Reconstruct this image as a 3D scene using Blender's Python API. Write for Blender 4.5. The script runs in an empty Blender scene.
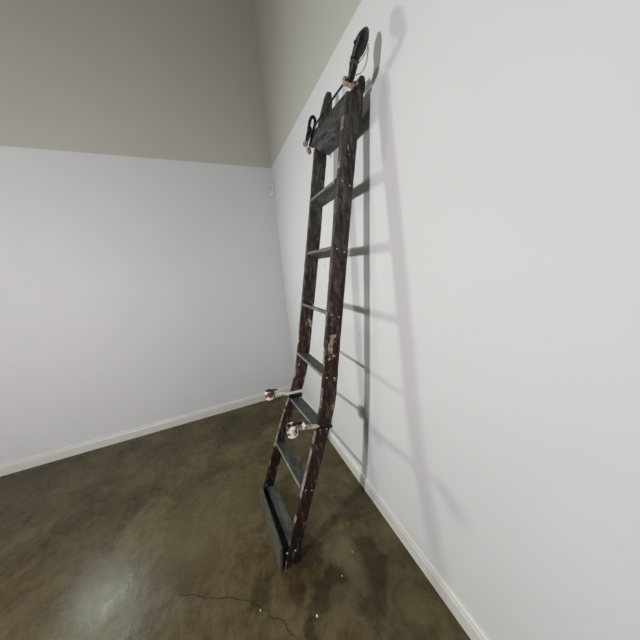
import bpy, bmesh, math, random
from mathutils import Vector, Matrix, noise
random.seed(4)
C = bpy.context.scene.collection
H = 1.5                                   # camera height

def P(x, y, z):                           # x along the long wall, y towards it, z above the eye
    return Vector((x, -y, z + H))

# ------------------------------------------------------------------ materials
class NT:
    def __init__(s, name):
        s.m = bpy.data.materials.new(name); s.m.use_nodes = True
        s.n = s.m.node_tree.nodes; s.l = s.m.node_tree.links
        s.b = s.n['Principled BSDF']
        s.co = s.n.new('ShaderNodeTexCoord').outputs['Object']
    def link(s, a, b): s.l.new(a, b)
    def noise(s, scale, detail=4, rough=.55, vec=None, dist=0):
        t = s.n.new('ShaderNodeTexNoise'); t.inputs['Scale'].default_value = scale
        t.inputs['Detail'].default_value = detail; t.inputs['Roughness'].default_value = rough
        t.inputs['Distortion'].default_value = dist
        s.link(vec or s.co, t.inputs['Vector']); return t.outputs['Fac']
    def mapping(s, scale=(1,1,1), loc=(0,0,0), rot=(0,0,0)):
        t = s.n.new('ShaderNodeMapping'); t.inputs['Scale'].default_value = scale
        t.inputs['Location'].default_value = loc; t.inputs['Rotation'].default_value = rot
        s.link(s.co, t.inputs['Vector']); return t.outputs['Vector']
    def ramp(s, fac, stops):
        t = s.n.new('ShaderNodeValToRGB'); e = t.color_ramp.elements
        while len(e) < len(stops): e.new(.5)
        for k, (p, c) in enumerate(stops):
            e[k].position = p
            e[k].color = (c, c, c, 1) if isinstance(c, (int, float)) else (*c, 1)
        s.link(fac, t.inputs['Fac']); return t.outputs['Color']
    def mix(s, fac, a, b, mode='MIX'):
        t = s.n.new('ShaderNodeMix'); t.data_type = 'RGBA'; t.blend_type = mode
        for k, v in ((0, fac), (6, a), (7, b)):
            if isinstance(v, (int, float)): t.inputs[k].default_value = v
            elif isinstance(v, tuple): t.inputs[k].default_value = (*v, 1)
            else: s.link(v, t.inputs[k])
        return t.outputs[2]
    def math(s, op, a, b=0., clamp=False):
        t = s.n.new('ShaderNodeMath'); t.operation = op; t.use_clamp = clamp
        for k, v in ((0, a), (1, b)):
            if isinstance(v, (int, float)): t.inputs[k].default_value = v
            else: s.link(v, t.inputs[k])
        return t.outputs[0]
    def col(s, c):
        if isinstance(c, tuple): s.b.inputs['Base Color'].default_value = (*c, 1)
        else: s.link(c, s.b.inputs['Base Color'])
        return s
    def rough(s, v):
        if isinstance(v, (int, float)): s.b.inputs['Roughness'].default_value = v
        else: s.link(v, s.b.inputs['Roughness'])
        return s
    def bump(s, h, strength=.3, dist=.01):
        t = s.n.new('ShaderNodeBump'); t.inputs['Strength'].default_value = strength
        t.inputs['Distance'].default_value = dist
        s.link(h, t.inputs['Height']); s.link(t.outputs[0], s.b.inputs['Normal']); return s

M = {}
def wallmat(name, c):
    t = NT(name)
    f = t.noise(2.2, 3)
    t.col(t.mix(f, tuple(v*.965 for v in c), tuple(min(1, v*1.03) for v in c)))
    t.rough(.62).bump(t.noise(70, 3), .10, .004)
    t.b.inputs['Specular IOR Level'].default_value = .3
    M[name] = t.m
wallmat('white_paint', (.80, .80, .795))
wallmat('beige_paint', (.50, .485, .43))
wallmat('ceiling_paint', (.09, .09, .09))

def two_tone(name, split):
    t = NT(name)
    sep = t.n.new('ShaderNodeSeparateXYZ'); t.link(t.co, sep.inputs[0])
    fac = t.math('GREATER_THAN', sep.outputs[2], split)
    f = t.noise(2.2, 3)
    c = t.mix(fac, (.775, .78, .78), (.585, .578, .525))
    c = t.mix(1.0, c, t.ramp(f, [(.2, .955), (.8, 1.0)]), 'MULTIPLY')
    t.col(c).rough(.6).bump(t.noise(70, 3), .10, .004)
    t.b.inputs['Specular IOR Level'].default_value = .3
    M[name] = t.m
two_tone('wall_two_tone', H + 1.0375)
t = NT('trim_paint'); t.col(t.mix(t.noise(9), (.70,.70,.64), (.80,.80,.76))).rough(.4); M['trim'] = t.m

# stained sealed concrete
t = NT('concrete')
n1 = t.noise(1.6, 6, .6, dist=.6); n2 = t.noise(4.2, 8, .70, dist=.5); n3 = t.noise(24, 6, .7); n4 = t.noise(140, 3)
base = t.ramp(n1, [(.36, (.036, .022, .006)), (.46, (.078, .058, .021)), (.55, (.125, .104, .048)), (.70, (.066, .044, .015))])
c2 = t.ramp(n2, [(.37, (.022, .013, .003)), (.46, (.066, .047, .017)), (.52, (.095, .074, .032)), (.60, (.165, .142, .072))])
c = t.mix(.55, base, c2)
c = t.mix(.34, c, t.ramp(n3, [(.36, (.030, .020, .006)), (.64, (.15, .126, .064))]))
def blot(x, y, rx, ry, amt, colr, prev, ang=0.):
    # a stain or painted shade on the slab at a fixed place: distance to its middle, edge broken by noise
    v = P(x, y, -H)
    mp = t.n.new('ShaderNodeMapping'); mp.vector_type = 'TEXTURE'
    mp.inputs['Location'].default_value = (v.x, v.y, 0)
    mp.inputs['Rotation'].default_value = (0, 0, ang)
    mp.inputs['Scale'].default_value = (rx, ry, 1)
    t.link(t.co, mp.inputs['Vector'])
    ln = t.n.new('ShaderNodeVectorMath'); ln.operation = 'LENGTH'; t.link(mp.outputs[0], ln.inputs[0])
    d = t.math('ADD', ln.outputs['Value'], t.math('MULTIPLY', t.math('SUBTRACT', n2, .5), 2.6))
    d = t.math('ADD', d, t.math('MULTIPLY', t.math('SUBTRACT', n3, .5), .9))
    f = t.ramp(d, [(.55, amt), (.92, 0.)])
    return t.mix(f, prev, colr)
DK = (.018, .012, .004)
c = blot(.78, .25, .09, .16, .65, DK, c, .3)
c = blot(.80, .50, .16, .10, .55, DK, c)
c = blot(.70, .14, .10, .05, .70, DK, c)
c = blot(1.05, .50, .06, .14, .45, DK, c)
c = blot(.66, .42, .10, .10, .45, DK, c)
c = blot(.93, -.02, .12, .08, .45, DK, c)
c = blot(.97, .24, .06, .11, .65, (.022, .011, .005), c)  # contact shade of the ladder foot painted in, along with grime
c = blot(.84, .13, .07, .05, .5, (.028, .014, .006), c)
c = blot(2.3, .1, .35, .5, .35, (.03,.023,.010), c)
c = blot(1.45, -.25, .30, .35, .35, (.15,.128,.062), c)
c = blot(.86, .42, .20, .07, .45, (.165,.14,.075), c)
c = blot(.72, .30, .08, .09, .4, (.155,.13,.07), c)
c = t.mix(t.ramp(n4, [(.62, 0.), (.75, .35)]), c, (.17, .15, .10))
c = t.mix(1.0, c, (.86, .85, .82), 'MULTIPLY')
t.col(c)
t.rough(t.ramp(n2, [(.3, .22), (.7, .42)]))
t.b.inputs['Specular IOR Level'].default_value = .3
t.bump(t.math('ADD', n3, t.math('MULTIPLY', n4, .3)), .16, .006)
M['concrete'] = t.m
t = NT('crack'); t.col((.016, .011, .007)).rough(.9); M['crack'] = t.m

def railmat(name, seed):
    t = NT(name)
    sep = t.n.new('ShaderNodeSeparateXYZ'); t.link(t.co, sep.inputs[0]); z = sep.outputs[2]
    v = t.mapping((1, 1, .35), (seed, seed*2, seed))
    g = t.noise(60, 6, .7, v)
    b = t.noise(9, 5, .6, v)
    # paint changes from worn grey-black at the top to red-brown lower down
    zf = t.math('MULTIPLY', t.math('SUBTRACT', z, 1.15), 1.5, True)
    g2 = t.ramp(g, [(.35, 0.), (.65, 1.)])
    red = t.mix(g2, (.008, .004, .0035), (.070, .028, .021))
    gry = t.mix(g2, (.018, .015, .014), (.105, .09, .08))
    c = t.mix(zf, red, gry)
    low = t.ramp(z, [(.08, 1.), (.55, .0)])
    c = t.mix(t.math('MULTIPLY', low, .8), c, (.014, .006, .005))
    c = t.mix(t.ramp(b, [(.50, 0.), (.62, .75)]), c, (.012, .008, .007))
    # dusty streaks
    c = t.mix(t.ramp(t.noise(38, 5, .8, v), [(.52, 0.), (.62, .7)]), c, (.17, .15, .135))
    # chips down to pale wood, mostly in the middle of the rail
    band = t.math('SUBTRACT', 1., t.math('MULTIPLY', t.math('ABSOLUTE', t.math('SUBTRACT', z, 1.13)), 2.0, True))
    ch = t.math('ADD', t.noise(19, 5, .62, t.mapping((1, 1, .6), (seed*3.1, 2, seed))), t.math('MULTIPLY', band, .16))
    cf = t.ramp(ch, [(.70, 0.), (.72, 1.)])
    c = t.mix(cf, c, t.mix(g, (.30, .16, .10), (.75, .60, .48)))
    t.col(c).rough(.6)
    t.b.inputs['Specular IOR Level'].default_value = .3
    t.bump(t.math('SUBTRACT', g, t.math('MULTIPLY', cf, .8)), .5, .004)
    M[name] = t.m
railmat('near_rail_paint', 1.7); railmat('far_rail_paint', 4.3)

def woodmat(name, lo, hi, dark=(.02,.02,.018), spec=.3, rough=.6):
    t = NT(name)
    v = t.mapping((.35, 1, 1))
    g = t.noise(45, 6, .7, v); b = t.noise(11, 5, .6, v)
    c = t.mix(t.ramp(g, [(.35, 0.), (.65, 1.)]), lo, hi)
    c = t.mix(t.ramp(b, [(.5, 0.), (.68, .7)]), c, dark)
    c = t.mix(t.ramp(t.noise(70, 3), [(.64, 0.), (.7, .6)]), c, tuple(min(1, q*2.2) for q in hi))
    t.col(c).rough(rough).bump(g, .35, .003)
    t.b.inputs['Specular IOR Level'].default_value = spec
    M[name] = t.m
woodmat('tread_paint', (.034, .040, .033), (.115, .125, .103), (.016,.020,.016))
woodmat('worn_edge', (.06, .045, .038), (.36, .31, .27), (.03,.02,.016))
woodmat('tread_edge', (.13, .125, .11), (.27, .255, .225), (.06,.055,.05))
woodmat('top_board_paint', (.016, .018, .019), (.11, .112, .102), (.008,.008,.009))
woodmat('riser_paint', (.05, .05, .04), (.11, .107, .083), (.05,.046,.034))
woodmat('blackened_iron', (.004, .004, .005), (.014, .013, .015), (.002,.002,.003), .35, .42)
woodmat('tan_leather', (.34, .24, .16), (.62, .50, .38), (.09,.05,.03))
t = NT('chipped_white')
k = t.noise(24, 5, .6)
c = t.mix(t.ramp(k, [(.53, 0.), (.56, 1.)]), (.88, .86, .80), (.16, .075, .025))
c = t.mix(t.ramp(t.noise(30, 5, .6, t.mapping((1,1,1),(3,1,5))), [(.60, 0.), (.63, 1.)]), c, (.02, .012, .012))
t.col(c).rough(.45).bump(k, .3, .003); M['chipped_white'] = t.m
t = NT('cream_paint')
c = t.mix(t.ramp(t.noise(55, 5, .6), [(.56, 0.), (.62, 1.)]), (.66, .60, .50), (.20, .13, .07))
t.col(c).rough(.5); M['cream'] = t.m
t = NT('plain_white_paint')
c = t.mix(t.ramp(t.noise(45, 5, .6), [(.60, 0.), (.66, 1.)]), (.80, .77, .74), (.30, .2, .15))
t.col(c).rough(.5); M['arm_white'] = t.m
t = NT('screw_steel'); t.col(t.mix(t.noise(200), (.45,.42,.40), (.8,.77,.74))).rough(.4); M['screw'] = t.m
t = NT('sensor_plastic'); t.col(t.mix(t.noise(5), (.74,.74,.72), (.78,.78,.76))).rough(.4); M['plastic'] = t.m
t = NT('sensor_lens'); t.col(t.mix(t.noise(5), (.62,.62,.60), (.66,.66,.64))).rough(.3); M['lens'] = t.m
t = NT('chip_white'); t.col(t.mix(t.noise(90), (.6,.57,.48), (.85,.82,.74))).rough(.6); M['chip'] = t.m

# ------------------------------------------------------------------ helpers
def obj(name, bm, mats, parent=None, smooth=False, bevel=0):
    me = bpy.data.meshes.new(name)
    bmesh.ops.recalc_face_normals(bm, faces=bm.faces)
    bm.to_mesh(me); bm.free()
    for m in (mats if isinstance(mats, (list, tuple)) else [mats]): me.materials.append(m)
    if smooth:
        for p in me.polygons: p.use_smooth = True
    o = bpy.data.objects.new(name, me); C.objects.link(o)
    if parent: o.parent = parent
    if bevel:
        b = o.modifiers.new('bevel', 'BEVEL'); b.width = bevel; b.segments = 2; b.limit_method = 'ANGLE'
    return o
def tag(o, **k):
    for a, v in k.items(): o[a] = v
    return o
def struct(name, bm, m, parent=None):
    o = obj(name, bm, m, parent); o['kind'] = 'structure'; return o
def loft(bm, rings, cap=True):
    R = [[bm.verts.new(p) for p in r] for r in rings]
    n = len(R[0])
    for a, b in zip(R, R[1:]):
        for i in range(n):
            bm.faces.new((a[i], a[(i+1) % n], b[(i+1) % n], b[i]))
    if cap: bm.faces.new(R[0][::-1]); bm.faces.new(R[-1])
    return R
def hexa(bm, c):          # eight corners: near four then far four
    loft(bm, [c[:4], c[4:]])
def box(bm, a, b):
    (x0,y0,z0),(x1,y1,z1) = a, b
    hexa(bm, [P(x0,y0,z0),P(x0,y1,z0),P(x0,y1,z1),P(x0,y0,z1),P(x1,y0,z0),P(x1,y1,z0),P(x1,y1,z1),P(x1,y0,z1)])
def tube(bm, pts, rad, n=10, flat=None):
    """sweep; rad: number or list of (a, b): a across, b in the side direction 'flat'"""
    pts = [Vector(p) for p in pts]
    rings = []
    for i, p in enumerate(pts):
        d = (pts[min(i+1, len(pts)-1)] - pts[max(i-1, 0)]).normalized()
        s = Vector(flat) if flat else (Vector((0,0,1)) if abs(d.z) < .9 else Vector((1,0,0)))
        u = (s - d*s.dot(d)).normalized(); w = d.cross(u)
        r = rad[i] if isinstance(rad, list) else rad
        ra, rb = r if isinstance(r, tuple) else (r, r)
        rings.append([p + u*ra*math.cos(2*math.pi*k/n) + w*rb*math.sin(2*math.pi*k/n) for k in range(n)])
    loft(bm, rings)
def smooth_path(pts, k=5):
    pts = [Vector(p) for p in pts]; out = []
    for i in range(len(pts)-1):
        p0 = pts[max(i-1,0)]; p1 = pts[i]; p2 = pts[i+1]; p3 = pts[min(i+2, len(pts)-1)]
        for j in range(k):
            t = j/k
            out.append(.5*((2*p1)+(p2-p0)*t+(2*p0-5*p1+4*p2-p3)*t*t+(3*p1-p0-3*p2+p3)*t**3))
    out.append(pts[-1]); return out
def lathe(bm, p, axis, prof, n=20):
    axis = Vector(axis).normalized(); p = Vector(p)
    u = axis.orthogonal().normalized(); w = axis.cross(u)
    loft(bm, [[p + axis*h + (u*math.cos(2*math.pi*k/n) + w*math.sin(2*math.pi*k/n))*r for k in range(n)] for h, r in prof])

# ------------------------------------------------------------------ the room
XW, YW = 2.689, .7256               # back wall plane, long wall plane
X0, Y0, ZC = -4.6, -6.5, 3.9        # the hall goes on behind the photographer and to the left
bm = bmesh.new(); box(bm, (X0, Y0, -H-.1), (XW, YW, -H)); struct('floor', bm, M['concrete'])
bm = bmesh.new(); box(bm, (X0-.12, YW, -H-.1), (XW+.12, YW+.12, ZC)); wr = struct('wall_right', bm, M['wall_two_tone'])
bm = bmesh.new(); box(bm, (XW, Y0, -H-.1), (XW+.12, YW, ZC)); wb = struct('wall_back', bm, M['wall_two_tone'])
bm = bmesh.new(); box(bm, (X0-.12, Y0-.12, ZC), (XW+.12, YW+.12, ZC+.1)); struct('ceiling', bm, M['ceiling_paint'])
# baseboards: rounded shoe profile, running along both walls
prof = [(0, 0), (.016, 0), (.016, .070), (.012, .078), (.011, .088), (.004, .094), (0, .094)]
bm = bmesh.new()
loft(bm, [[P(X0, YW-d, -H+z) for d, z in prof], [P(XW-.001, YW-d, -H+z) for d, z in prof]])
struct('baseboard_right', bm, M['trim'])
bm = bmesh.new()
loft(bm, [[P(XW-d, Y0, -H+z) for d, z in prof], [P(XW-d, YW-.017, -H+z) for d, z in prof]])
struct('baseboard_back', bm, M['trim'])
# small marks on the walls
for x, y, z, par in ((1.1518, YW, -.399, wr), (1.55, YW, .012, wr), (XW, -.038, .053, wb)):
    bm = bmesh.new()
    ax = Vector((0, 1, 0)) if par is wr else Vector((-1, 0, 0))
    lathe(bm, P(x, y, z) - ax*.001, ax, [(0, .0032), (.003, .0032), (.0036, .002)], 10)
    o = obj('nail_hole', bm, M['blackened_iron'], par)

# crack across the floor
crk = [(1.12,-.42),(1.034,-.281),(1.00,-.225),(.985,-.19),(.972,-.161),(.945,-.12),(.922,-.084),(.90,-.06),(.866,-.039),
       (.85,-.012),(.822,-.006),(.808,.022),(.782,.046),(.755,.052),(.71,.078),(.66,.10),(.60,.115),(.50,.16)]
pp = []
for (a, b), (c_, d_) in zip(crk, crk[1:]):
    for j in range(5):
        tt = j/5; pp.append((a+(c_-a)*tt + random.uniform(-.004,.004), b+(d_-b)*tt + random.uniform(-.004,.004)))
bm = bmesh.new(); L = []; 
for i, (a, b) in enumerate(pp):
    q = pp[min(i+1, len(pp)-1)]; r = pp[max(i-1, 0)]
    d = Vector((q[0]-r[0], q[1]-r[1])).normalized(); w = random.uniform(.0006, .0022)
    L.append((bm.verts.new(P(a-d.y*w, b+d.x*w, -H+.0006)), bm.verts.new(P(a+d.y*w, b-d.x*w, -H+.0006))))
for (a, b), (c_, d_) in zip(L, L[1:]): bm.faces.new((a, b, d_, c_))
obj('crack', bm, M['crack'], bpy.data.objects['floor'])

# chips lying on the floor
chips = [(.7373, .180, .0055, 'pale paint chip on the concrete below the ladder foot, nearest of the loose chips'),
         (.8102, .3466, .0035, 'tiny pale chip on the floor midway between ladder foot and right baseboard'),
         (.875, .446, .0035, 'tiny pale chip on the floor closest to the right baseboard'),
         (2.15, .40, .012, 'pale crumb on the floor behind the ladder near the back wall'),
         (.868, -.045, .004, 'small light chip lying beside the floor crack')]
for x, y, r, lab in chips:
    bm = bmesh.new()
    bmesh.ops.create_icosphere(bm, subdivisions=2, radius=r)
    for v in bm.verts:
        k = 1 + .35*noise.noise(v.co*400 + Vector((x*50, y*50, 0)))
        v.co = Vector((v.co.x*k, v.co.y*k*.75, v.co.z*.28))
    zmin = min(v.co.z for v in bm.verts)
    o = obj('paint_chip', bm, M['chip'], smooth=True); o.location = P(x, y, -H) - Vector((0,0,zmin))
    tag(o, label=lab, category='paint chip', group='pale chips scattered on the floor')

# motion sensor in the corner
e = bpy.data.objects.new('motion_sensor', None); C.objects.link(e); e.location = P(XW, YW, .76)
tag(e, label='small white motion sensor mounted high in the corner where the walls meet', category='motion sensor')
bm = bmesh.new()
def cornerprism(bm, z0, z1, w, d, ch):
    rg = []
    for z, s in ((z0, .82), (z0+.012, 1), (z1-.012, 1), (z1, .82)):
        c0 = Vector((0, 0, z))
        rg.append([Vector((0, 0, z)), Vector((0, w*s, z)), Vector((-d*s*.55, w*s, z)), Vector((-w*s, d*s*.55, z)), Vector((-w*s, 0, z))])
    loft(bm, rg)
cornerprism(bm, 0, .125, .062, .055, .02)
o = obj('housing', bm, M['plastic'], e, bevel=.004)
bm = bmesh.new()
n_ = Vector((-1, 1, 0)).normalized(); s_ = Vector((1, 1, 0)).normalized(); rg = []
for i in range(7):
    a = math.pi*i/6
    base = Vector((-.046, .046, .062)) + Vector((0, 0, -.036*math.cos(a)))
    rr = .004 + .016*math.sin(a)
    rg.append([base + s_*rr*math.cos(b) + n_*rr*.6*math.sin(b) for b in [2*math.pi*k/12 for k in range(12)]])
loft(bm, rg); obj('lens', bm, M['lens'], e, True)

# ------------------------------------------------------------------ the ladder
lad = bpy.data.objects.new('ladder', None); C.objects.link(lad); lad.location = P(1.18, .1, -H)
tag(lad, label='tall old wooden ladder with peeling dark paint leaning against the right wall', category='ladder')
bpy.context.view_layer.update()
def part(name, bm, m, parent=lad, **k):
    off = lad.location
    for v in bm.verts: v.co -= off
    return obj(name, bm, m, parent, **k)

def interp(st, z, k):
    if z <= st[0][0]: return st[0][k]
    for a, b in zip(st, st[1:]):
        if z <= b[0]: return a[k] + (b[k]-a[k])*(z-a[0])/(b[0]-a[0])
    return st[-1][k]
near = [(-1.50,.095,.165),(-1.24,.180,.250),(-.93,.285,.361),(-.74,.349,.427),(-.68,.367,.446),(-.62,.381,.460),(-.36,.421,.500),
        (.15,.506,.583),(.57,.578,.652),(.66,.598,.672),(.69,.632,.690),(.72,.655,.694),(.738,.668,.690)]
far  = [(-1.50,.062,.135),(-1.38,.095,.166),(-1.21,.152,.223),(-.90,.265,.340),(-.79,.313,.390),(-.72,.342,.419),(-.62,.373,.450),
        (-.45,.404,.483),(.18,.508,.583),(.59,.573,.640),(.68,.594,.660),(.75,.618,.674),(.80,.636,.676),(.828,.648,.672)]
XN = .960; TH = .024
def xf(z): return 1.283 - .085*z
def rail_mesh(st, xfun, seed):
    bm = bmesh.new(); rings = []
    z = st[0][0]; zs = []
    while z < st[-1][0]: zs.append(z); z += .012
    zs.append(st[-1][0])
    for z in zs:
        # soften the bend by averaging neighbouring stations
        f = sum(interp(st, z+d, 1) for d in (-.03,-.015,0,.015,.03))/5 if z < .6 and z > -1.45 else interp(st, z, 1)
        b = sum(interp(st, z+d, 2) for d in (-.03,-.015,0,.015,.03))/5 if z < .6 and z > -1.45 else interp(st, z, 2)
        j = lambda k: .0016*noise.noise(Vector((seed+k, z*22, k*3.)))+.0008*noise.noise(Vector((seed-k, z*90, k)))
        x = xfun(z); c = .003
        rings.append([P(x+j(1), f+c+j(2), z), P(x+j(1), (f+b)/2, z), P(x+j(3), b-c+j(4), z), P(x+c, b+j(4), z), P(x+TH-c, b+j(5), z),
                      P(x+TH+j(6), b-c, z), P(x+TH+j(7), f+c, z), P(x+TH-c, f+j(8), z), P(x+c, f+j(2), z)])
    loft(bm, rings); return bm
rn = part('rail', rail_mesh(near, lambda z: XN, 3.), M['near_rail_paint'])
rf = part('rail', rail_mesh(far, xf, 9.), M['far_rail_paint'])

for o, (za, zb) in ((rn, (0., 2.4)), (rf, (0., 1.2))):      # worn front arris of each rail
    o.data.materials.append(M['worn_edge'])
    for p in o.data.polygons:
        zz = p.center.z
        if p.normal.y > .45 and za < zz < zb and (zz < 1.0 or zz > 1.9) and noise.noise(Vector((zz*14, za, 3.3))) > -.02: p.material_index = 1
# treads: front edge (y, z) at the near and the far rail, and how the board falls to the back
treads = [(.537,.360,.537,.358,.42,.074),(.500,.088,.499,.088,.42,.074),(.452,-.200,.450,-.194,.42,.074),(.402,-.500,.394,-.490,.30,.074),
          (.336,-.756,.324,-.790,.30,.080),(.232,-1.064,.203,-1.083,.42,.074)]
for k, (yn, zn, yf_, zf_, sl, dp) in enumerate(treads):
    bm = bmesh.new(); rings = []; th = .016
    xa = XN+TH-.001; xb = xf(zf_)+.001
    cs = 1/math.sqrt(1+sl*sl)
    for i in range(25):
        u = i/24; x = xa+(xb-xa)*u; y = yn+(yf_-yn)*u; z = zn+(zf_-zn)*u
        w = .0012*noise.noise(Vector((x*30, k*7., 0))); c = .0025
        def q(a, b): return P(x, y+a*cs+b*sl*cs, z-a*sl*cs+b*cs)
        rings.append([q(0, -th+c+w), q(w, -c), q(c, w), q(dp-c, w), q(dp, -c), q(dp, -th+c), q(dp-c, -th), q(c, -th+w)])
    loft(bm, rings)
    o = part('tread', bm, [M['tread_paint'], M['tread_edge']])
    # the worn front nosing
    inv = o.matrix_world
    for p in o.data.polygons:
        if p.normal.y > .75 and abs(p.normal.x) < .5: p.material_index = 1
    # screw heads on the outer face of the near rail
    for fr in (.25, .75):
        zc = zn - .008 - fr*dp*sl; f0 = interp(near, zc, 1); b0 = interp(near, zc, 2)
        bm = bmesh.new(); yy = f0 + (b0-f0)*fr
        lathe(bm, P(XN+.001, yy, zc), (-1, 0, 0), [(0, .0036), (.0016, .0036), (.0028, .0022)], 10)
        part('screw', bm, M['screw'], rn)

# top: front board across both rails, a rounded tread behind it and an added back board to darken the wall side
def slab(name, x0, x1, corners_n, corners_f, m, bevel=.002, nseg=1):
    bm = bmesh.new()
    loft(bm, [[P(x0, y, z) for y, z in corners_n], [P(x1, y, z) for y, z in corners_f]])
    return part(name, bm, m, bevel=bevel)
slab('front_board', .956, xf(.65)+TH+.004,
     [(.576,.592),(.590,.587),(.616,.668),(.602,.673)], [(.554,.597),(.568,.592),(.598,.672),(.584,.677)], M['top_board_paint'])
slab('added_back_board', XN+TH, xf(.65), [(.672,.598),(.686,.595),(.698,.70),(.684,.70)], [(.650,.598),(.664,.595),(.682,.70),(.668,.70)], M['top_board_paint'])
def tp(y0, z0, y1, z1):
    return [(y0, z0), (y0+.03, z0-.030), (y1-.012, z1-.006), (y1, z1+.006), (y1+.002, z1+.018), (y0+.002, z0+.016)]
slab('tread', XN+TH, xf(.6), tp(.575,.598,.680,.566), tp(.560,.600,.656,.563), M['top_board_paint'])

# bottom step: riser board in front, tread behind it
slab('riser_board', .958, xf(-1.45)+.012,
     [(.072,-1.499),(.088,-1.499),(.102,-1.352),(.088,-1.350)], [(.046,-1.499),(.062,-1.499),(.076,-1.386),(.062,-1.383)], M['riser_paint'], .003)
slab('tread', XN+TH, xf(-1.4),
     [(.136,-1.412),(.200,-1.430),(.200,-1.414),(.136,-1.396)], [(.104,-1.424),(.166,-1.440),(.166,-1.424),(.104,-1.408)], M['tread_paint'])
slab('gap_shade_board', XN+TH, xf(-1.45), [(.090,-1.498),(.19,-1.498),(.19,-1.486),(.090,-1.486)], [(.064,-1.498),(.16,-1.498),(.16,-1.486),(.064,-1.486)], M['blackened_iron'])  # dark board added as the shade in the gap behind the riser
for yy, zc in ((.108, -1.40), (.150, -1.41)):
    bm = bmesh.new(); lathe(bm, P(XN+.001, yy+.012, zc), (-1, 0, 0), [(0, .0045), (.002, .0045), (.0035, .003)], 12)
    part('screw', bm, M['screw'], rn)

# metal band and roller arms at the bend
def roller(x, yr, zr, ya, za, near_one):
    # band round the rail, arm, fork and drum
    bm = bmesh.new()
    st = near if near_one else far; xs = XN if near_one else xf(za)
    def rp(z): return interp(st, z, 1), interp(st, z, 2)
    rg = []
    for dz in ((-.007, .003) if near_one else (-.012, .010)):
        f, b = rp(za+dz)
        rg.append([P(xs-.004, f-.004, za+dz), P(xs-.004, b+.004, za+dz-.02), P(xs+TH+.004, b+.004, za+dz-.02), P(xs+TH+.004, f-.004, za+dz)])
    loft(bm, rg)
    part('clamp_band', bm, M['blackened_iron'], bevel=.002)
    if not near_one:       # white end of the arm lies over the rail
        f, b = rp(za+.016)
        bm = bmesh.new()
        loft(bm, [[P(xs-.008, f-.012, z), P(xs-.008, b+.001, z-.006), P(xs-.001, b+.001, z-.006), P(xs-.001, f-.012, z)] for z in (za+.012, za+.027)])
        part('strap', bm, M['arm_white'], bevel=.001)
    f, b = rp(za)
    bm = bmesh.new()
    a = P(x, f+.012, za); c = P(x, yr+.020, zr)
    tube(bm, smooth_path([a, a.lerp(c, .5)+Vector((0,0,.002)), c], 5), [(.011-.004*(i/10 if not near_one else (1-i/10)*0), .008+.003*(i/10)) for i in range(11)], 12)
    arm = part('roller_arm', bm, M['cream'] if near_one else M['arm_white'], smooth=True)
    # fork: top and bottom plates holding the drum
    bm = bmesh.new()
    rr = .027 if near_one else .026; hh = .027 if near_one else .026
    ctr = P(x, yr, zr)
    for s in (1, -1):
        top = ctr + Vector((0, 0, s*(hh+.004)))
        q = P(x, yr+.050 if s > 0 else yr+.030, zr) + Vector((0, 0, s*(hh*.8 if s > 0 else hh*.7)))
        tube(bm, [top + Vector((0, .022, 0)), top, q], [(.0028, .010), (.0032, .013), (.003, .010)], 10, flat=(0,0,1))
    tube(bm, [P(x, yr+.026, zr+hh*.9), P(x, yr+.026, zr), P(x, yr+.026, zr-hh*.9)], .006, 8)
    part('fork', bm, M['blackened_iron'], arm, smooth=False)
    bm = bmesh.new()
    lathe(bm, ctr - Vector((0,0,hh)), (0, 0, 1), [(0, rr*.5),(0, rr*.86), (.004, rr), (hh*.9, rr*.96), (hh*1.1, rr*.96), (hh*2-.004, rr), (hh*2, rr*.86), (hh*2, rr*.5)], 24)
    part('roller', bm, M['chipped_white'], arm, smooth=False, bevel=.001)
    bm = bmesh.new()
    lathe(bm, ctr + Vector((0,0,hh+.006)), (0,0,1), [(0,.006),(.005,.006),(.007,.004)], 10)
    part('pin', bm, M['cream'] if near_one else M['blackened_iron'], arm)
    if near_one:   # second smaller white roller against the arm
        bm = bmesh.new()
        lathe(bm, P(x-.004, yr+.055, zr+.006), (0, -1, .12), [(-.007,.010),(-.006, .017), (.006, .018), (.010, .013)], 20)
        part('collar', bm, M['chipped_white'], arm)
roller(.966, .222, -.728, .372, -.757, True)
roller(1.362, .200, -.735, .345, -.772, False)

# cross bar in front of the top board, running through both hooks
bm = bmesh.new()
tube(bm, smooth_path([P(.930,.585,.689), P(1.0,.583,.690), P(1.12,.580,.689), P(1.20,.573,.678), P(1.25,.560,.652), P(1.275,.545,.625)], 5), .0042, 10)
bar = part('cross_bar', bm, M['blackened_iron'], smooth=True)

# near hook: shank rising from the bar, then a broad leaf that leans back to the wall
bm = bmesh.new()
X = .935
pth = [(.952,.602,.688),(.928,.600,.690),(.905,.595,.700),(.891,.595,.720),(.888,.603,.741),(.890,.615,.760),(.891,.628,.784),(.891,.640,.806),(.890,.651,.825),(.890,.656,.833)]
rad = [(.009,.010),(.012,.012),(.014,.014),(.0155,.015),(.017,.017),(.021,.021),(.0235,.024),(.0205,.022),(.0125,.013),(.003,.004)]
X = .89
tube(bm, smooth_path([P(*q) for q in pth], 3), [ (rad[min(i//3,9)][0]*(1-(i%3)/3)+rad[min(i//3+1,9)][0]*(i%3)/3,
      rad[min(i//3,9)][1]*(1-(i%3)/3)+rad[min(i//3+1,9)][1]*(i%3)/3) for i in range(28)], 14, flat=(0,1,.01))
hk = part('hook', bm, M['blackened_iron'], smooth=True)
bm = bmesh.new(); bmesh.ops.create_icosphere(bm, subdivisions=2, radius=.0065, matrix=Matrix.Translation(P(X-.004,.600,.777)))
part('stud', bm, M['blackened_iron'], hk, smooth=True)
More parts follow.
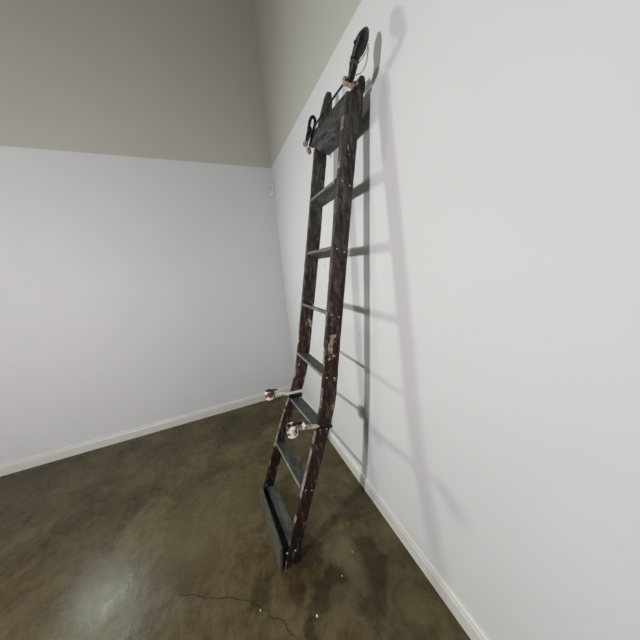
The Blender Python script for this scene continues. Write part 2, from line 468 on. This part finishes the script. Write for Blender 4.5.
for k, (yo, zo) in enumerate(((.591,.712),(.596,.727),(.604,.743))):      # wraps round the shank
    bm = bmesh.new(); lathe(bm, P(X, yo, zo), (0,-.5,.87), [(-.004,.012),(-.002,.0165),(.002,.0165),(.004,.012)], 16)
    part('binding', bm, M['top_board_paint'], hk, smooth=False)
bm = bmesh.new()
tube(bm, smooth_path([P(X-.010,.606,.712),P(X-.012,.624,.732),P(X-.012,.642,.758),P(X-.010,.652,.780)], 5), .0016, 8)
tube(bm, smooth_path([P(X+.02,.612,.695),P(X+.01,.636,.705),P(X,.650,.735),P(X-.004,.656,.775)], 5), .0016, 8)
part('cord', bm, M['tan_leather'], hk, smooth=True)

def ragged(c, r, seed, name, m, parent, sc=(1,1,1)):
    bm = bmesh.new(); bmesh.ops.create_icosphere(bm, subdivisions=4, radius=1)
    for v in bm.verts:
        k = 1 + .55*noise.noise(v.co*1.9 + Vector((seed,0,0))) + .25*noise.noise(v.co*5 + Vector((0,seed,0)))
        v.co = Vector((v.co.x*sc[0]*r*k, v.co.y*sc[1]*r*k, v.co.z*sc[2]*r*k)) + c
    return part(name, bm, m, parent, smooth=True)
bm = bmesh.new()
lathe(bm, P(.944,.586,.689), (-1,0.25,0), [(0,.006),(0,.014),(.008,.0155),(.012,.013),(.012,.005),(.008,.0035)], 18)
part('washer', bm, M['tan_leather'], bar)
ragged(P(.938,.606,.678), .009, 2., 'knot', M['tan_leather'], bar, (1.1,1.5,.8))
ragged(P(.940,.632,.692), .007, 8., 'knot', M['tan_leather'], bar, (1.1,1.6,.8))

# far hook: tall slim eye on two legs
bm = bmesh.new(); X = 1.285
tube(bm, smooth_path([P(X,.545,.622),P(X,.556,.660),P(X,.568,.695),P(X,.574,.722),P(X,.584,.744),P(X,.597,.751),P(X,.606,.740),P(X,.602,.715),P(X,.592,.690),P(X,.580,.655),P(X,.566,.615)], 5),
     [(.0078,.0078)]*51, 10)
hk2 = part('hook', bm, M['blackened_iron'], smooth=True)
ragged(P(X,.570,.686), .014, 5., 'binding', M['blackened_iron'], hk2, (.8,.8,1.7))
bm = bmesh.new()
lathe(bm, P(1.28,.538,.617), (-1,.3,0), [(0,.006),(0,.012),(.008,.014),(.012,.011),(.012,.004)], 16)
part('washer', bm, M['tan_leather'], bar)
ragged(P(1.282,.556,.592), .011, 3., 'knot', M['tan_leather'], bar, (1,1,1.3))

# ------------------------------------------------------------------ light
def lamp(name, loc, energy, radius, color):
    l = bpy.data.lights.new(name, 'POINT'); l.energy = energy; l.shadow_soft_size = radius; l.color = color
    o = bpy.data.objects.new(name, l); C.objects.link(o); o.location = loc
    return o
lamp('wall_lamp', P(.10, -1.85, .08), 166, .06, (1.0, .965, .975))
l = bpy.data.lights.new('spot_lamp', 'SPOT'); l.energy = 64; l.shadow_soft_size = .12; l.color = (.90, 1, .93)
l.spot_size = math.radians(118); l.spot_blend = .8
o = bpy.data.objects.new('spot_lamp', l); C.objects.link(o); o.location = P(2.52, -1.50, .10)
o.rotation_euler = (P(.3, .72, -.2) - o.location).to_track_quat('-Z', 'Y').to_euler()
l = bpy.data.lights.new('ceiling_spot', 'SPOT'); l.energy = 80; l.shadow_soft_size = .10; l.color = (1, .95, .84)
l.spot_size = math.radians(62); l.spot_blend = .9
o = bpy.data.objects.new('ceiling_spot', l); C.objects.link(o); o.location = P(.85, -.55, 3.0)
o.rotation_euler = (P(1.1, -.1, -1.5) - o.location).to_track_quat('-Z', 'Y').to_euler()
w = bpy.data.worlds.new('world'); bpy.context.scene.world = w; w.use_nodes = True
w.node_tree.nodes['Background'].inputs[0].default_value = (.6, .6, .58, 1)
w.node_tree.nodes['Background'].inputs[1].default_value = .03

# ------------------------------------------------------------------ camera
ax = Vector((-.40356962, .16595386, .89977268)); ay = Vector((.9114318, .15906314, .37946145)); az = Vector((-.08014757, .97322055, -.21544868))
cd = bpy.data.cameras.new('camera'); cam = bpy.data.objects.new('camera', cd); C.objects.link(cam)
rot = Matrix(((ax.x, ax.y, -ax.z), (-ay.x, -ay.y, ay.z), (az.x, az.y, -az.z)))
cam.matrix_world = Matrix.Translation((0, 0, H)) @ rot.to_4x4()
cd.sensor_width = 36; cd.lens = 36*238.56/640; cd.clip_start = .02
sc = bpy.context.scene; sc.camera = cam
sc.view_settings.view_transform = 'Standard'; sc.view_settings.look = 'None'
sc.view_settings.exposure = 0; sc.view_settings.gamma = 1; sc.view_settings.use_curve_mapping = False
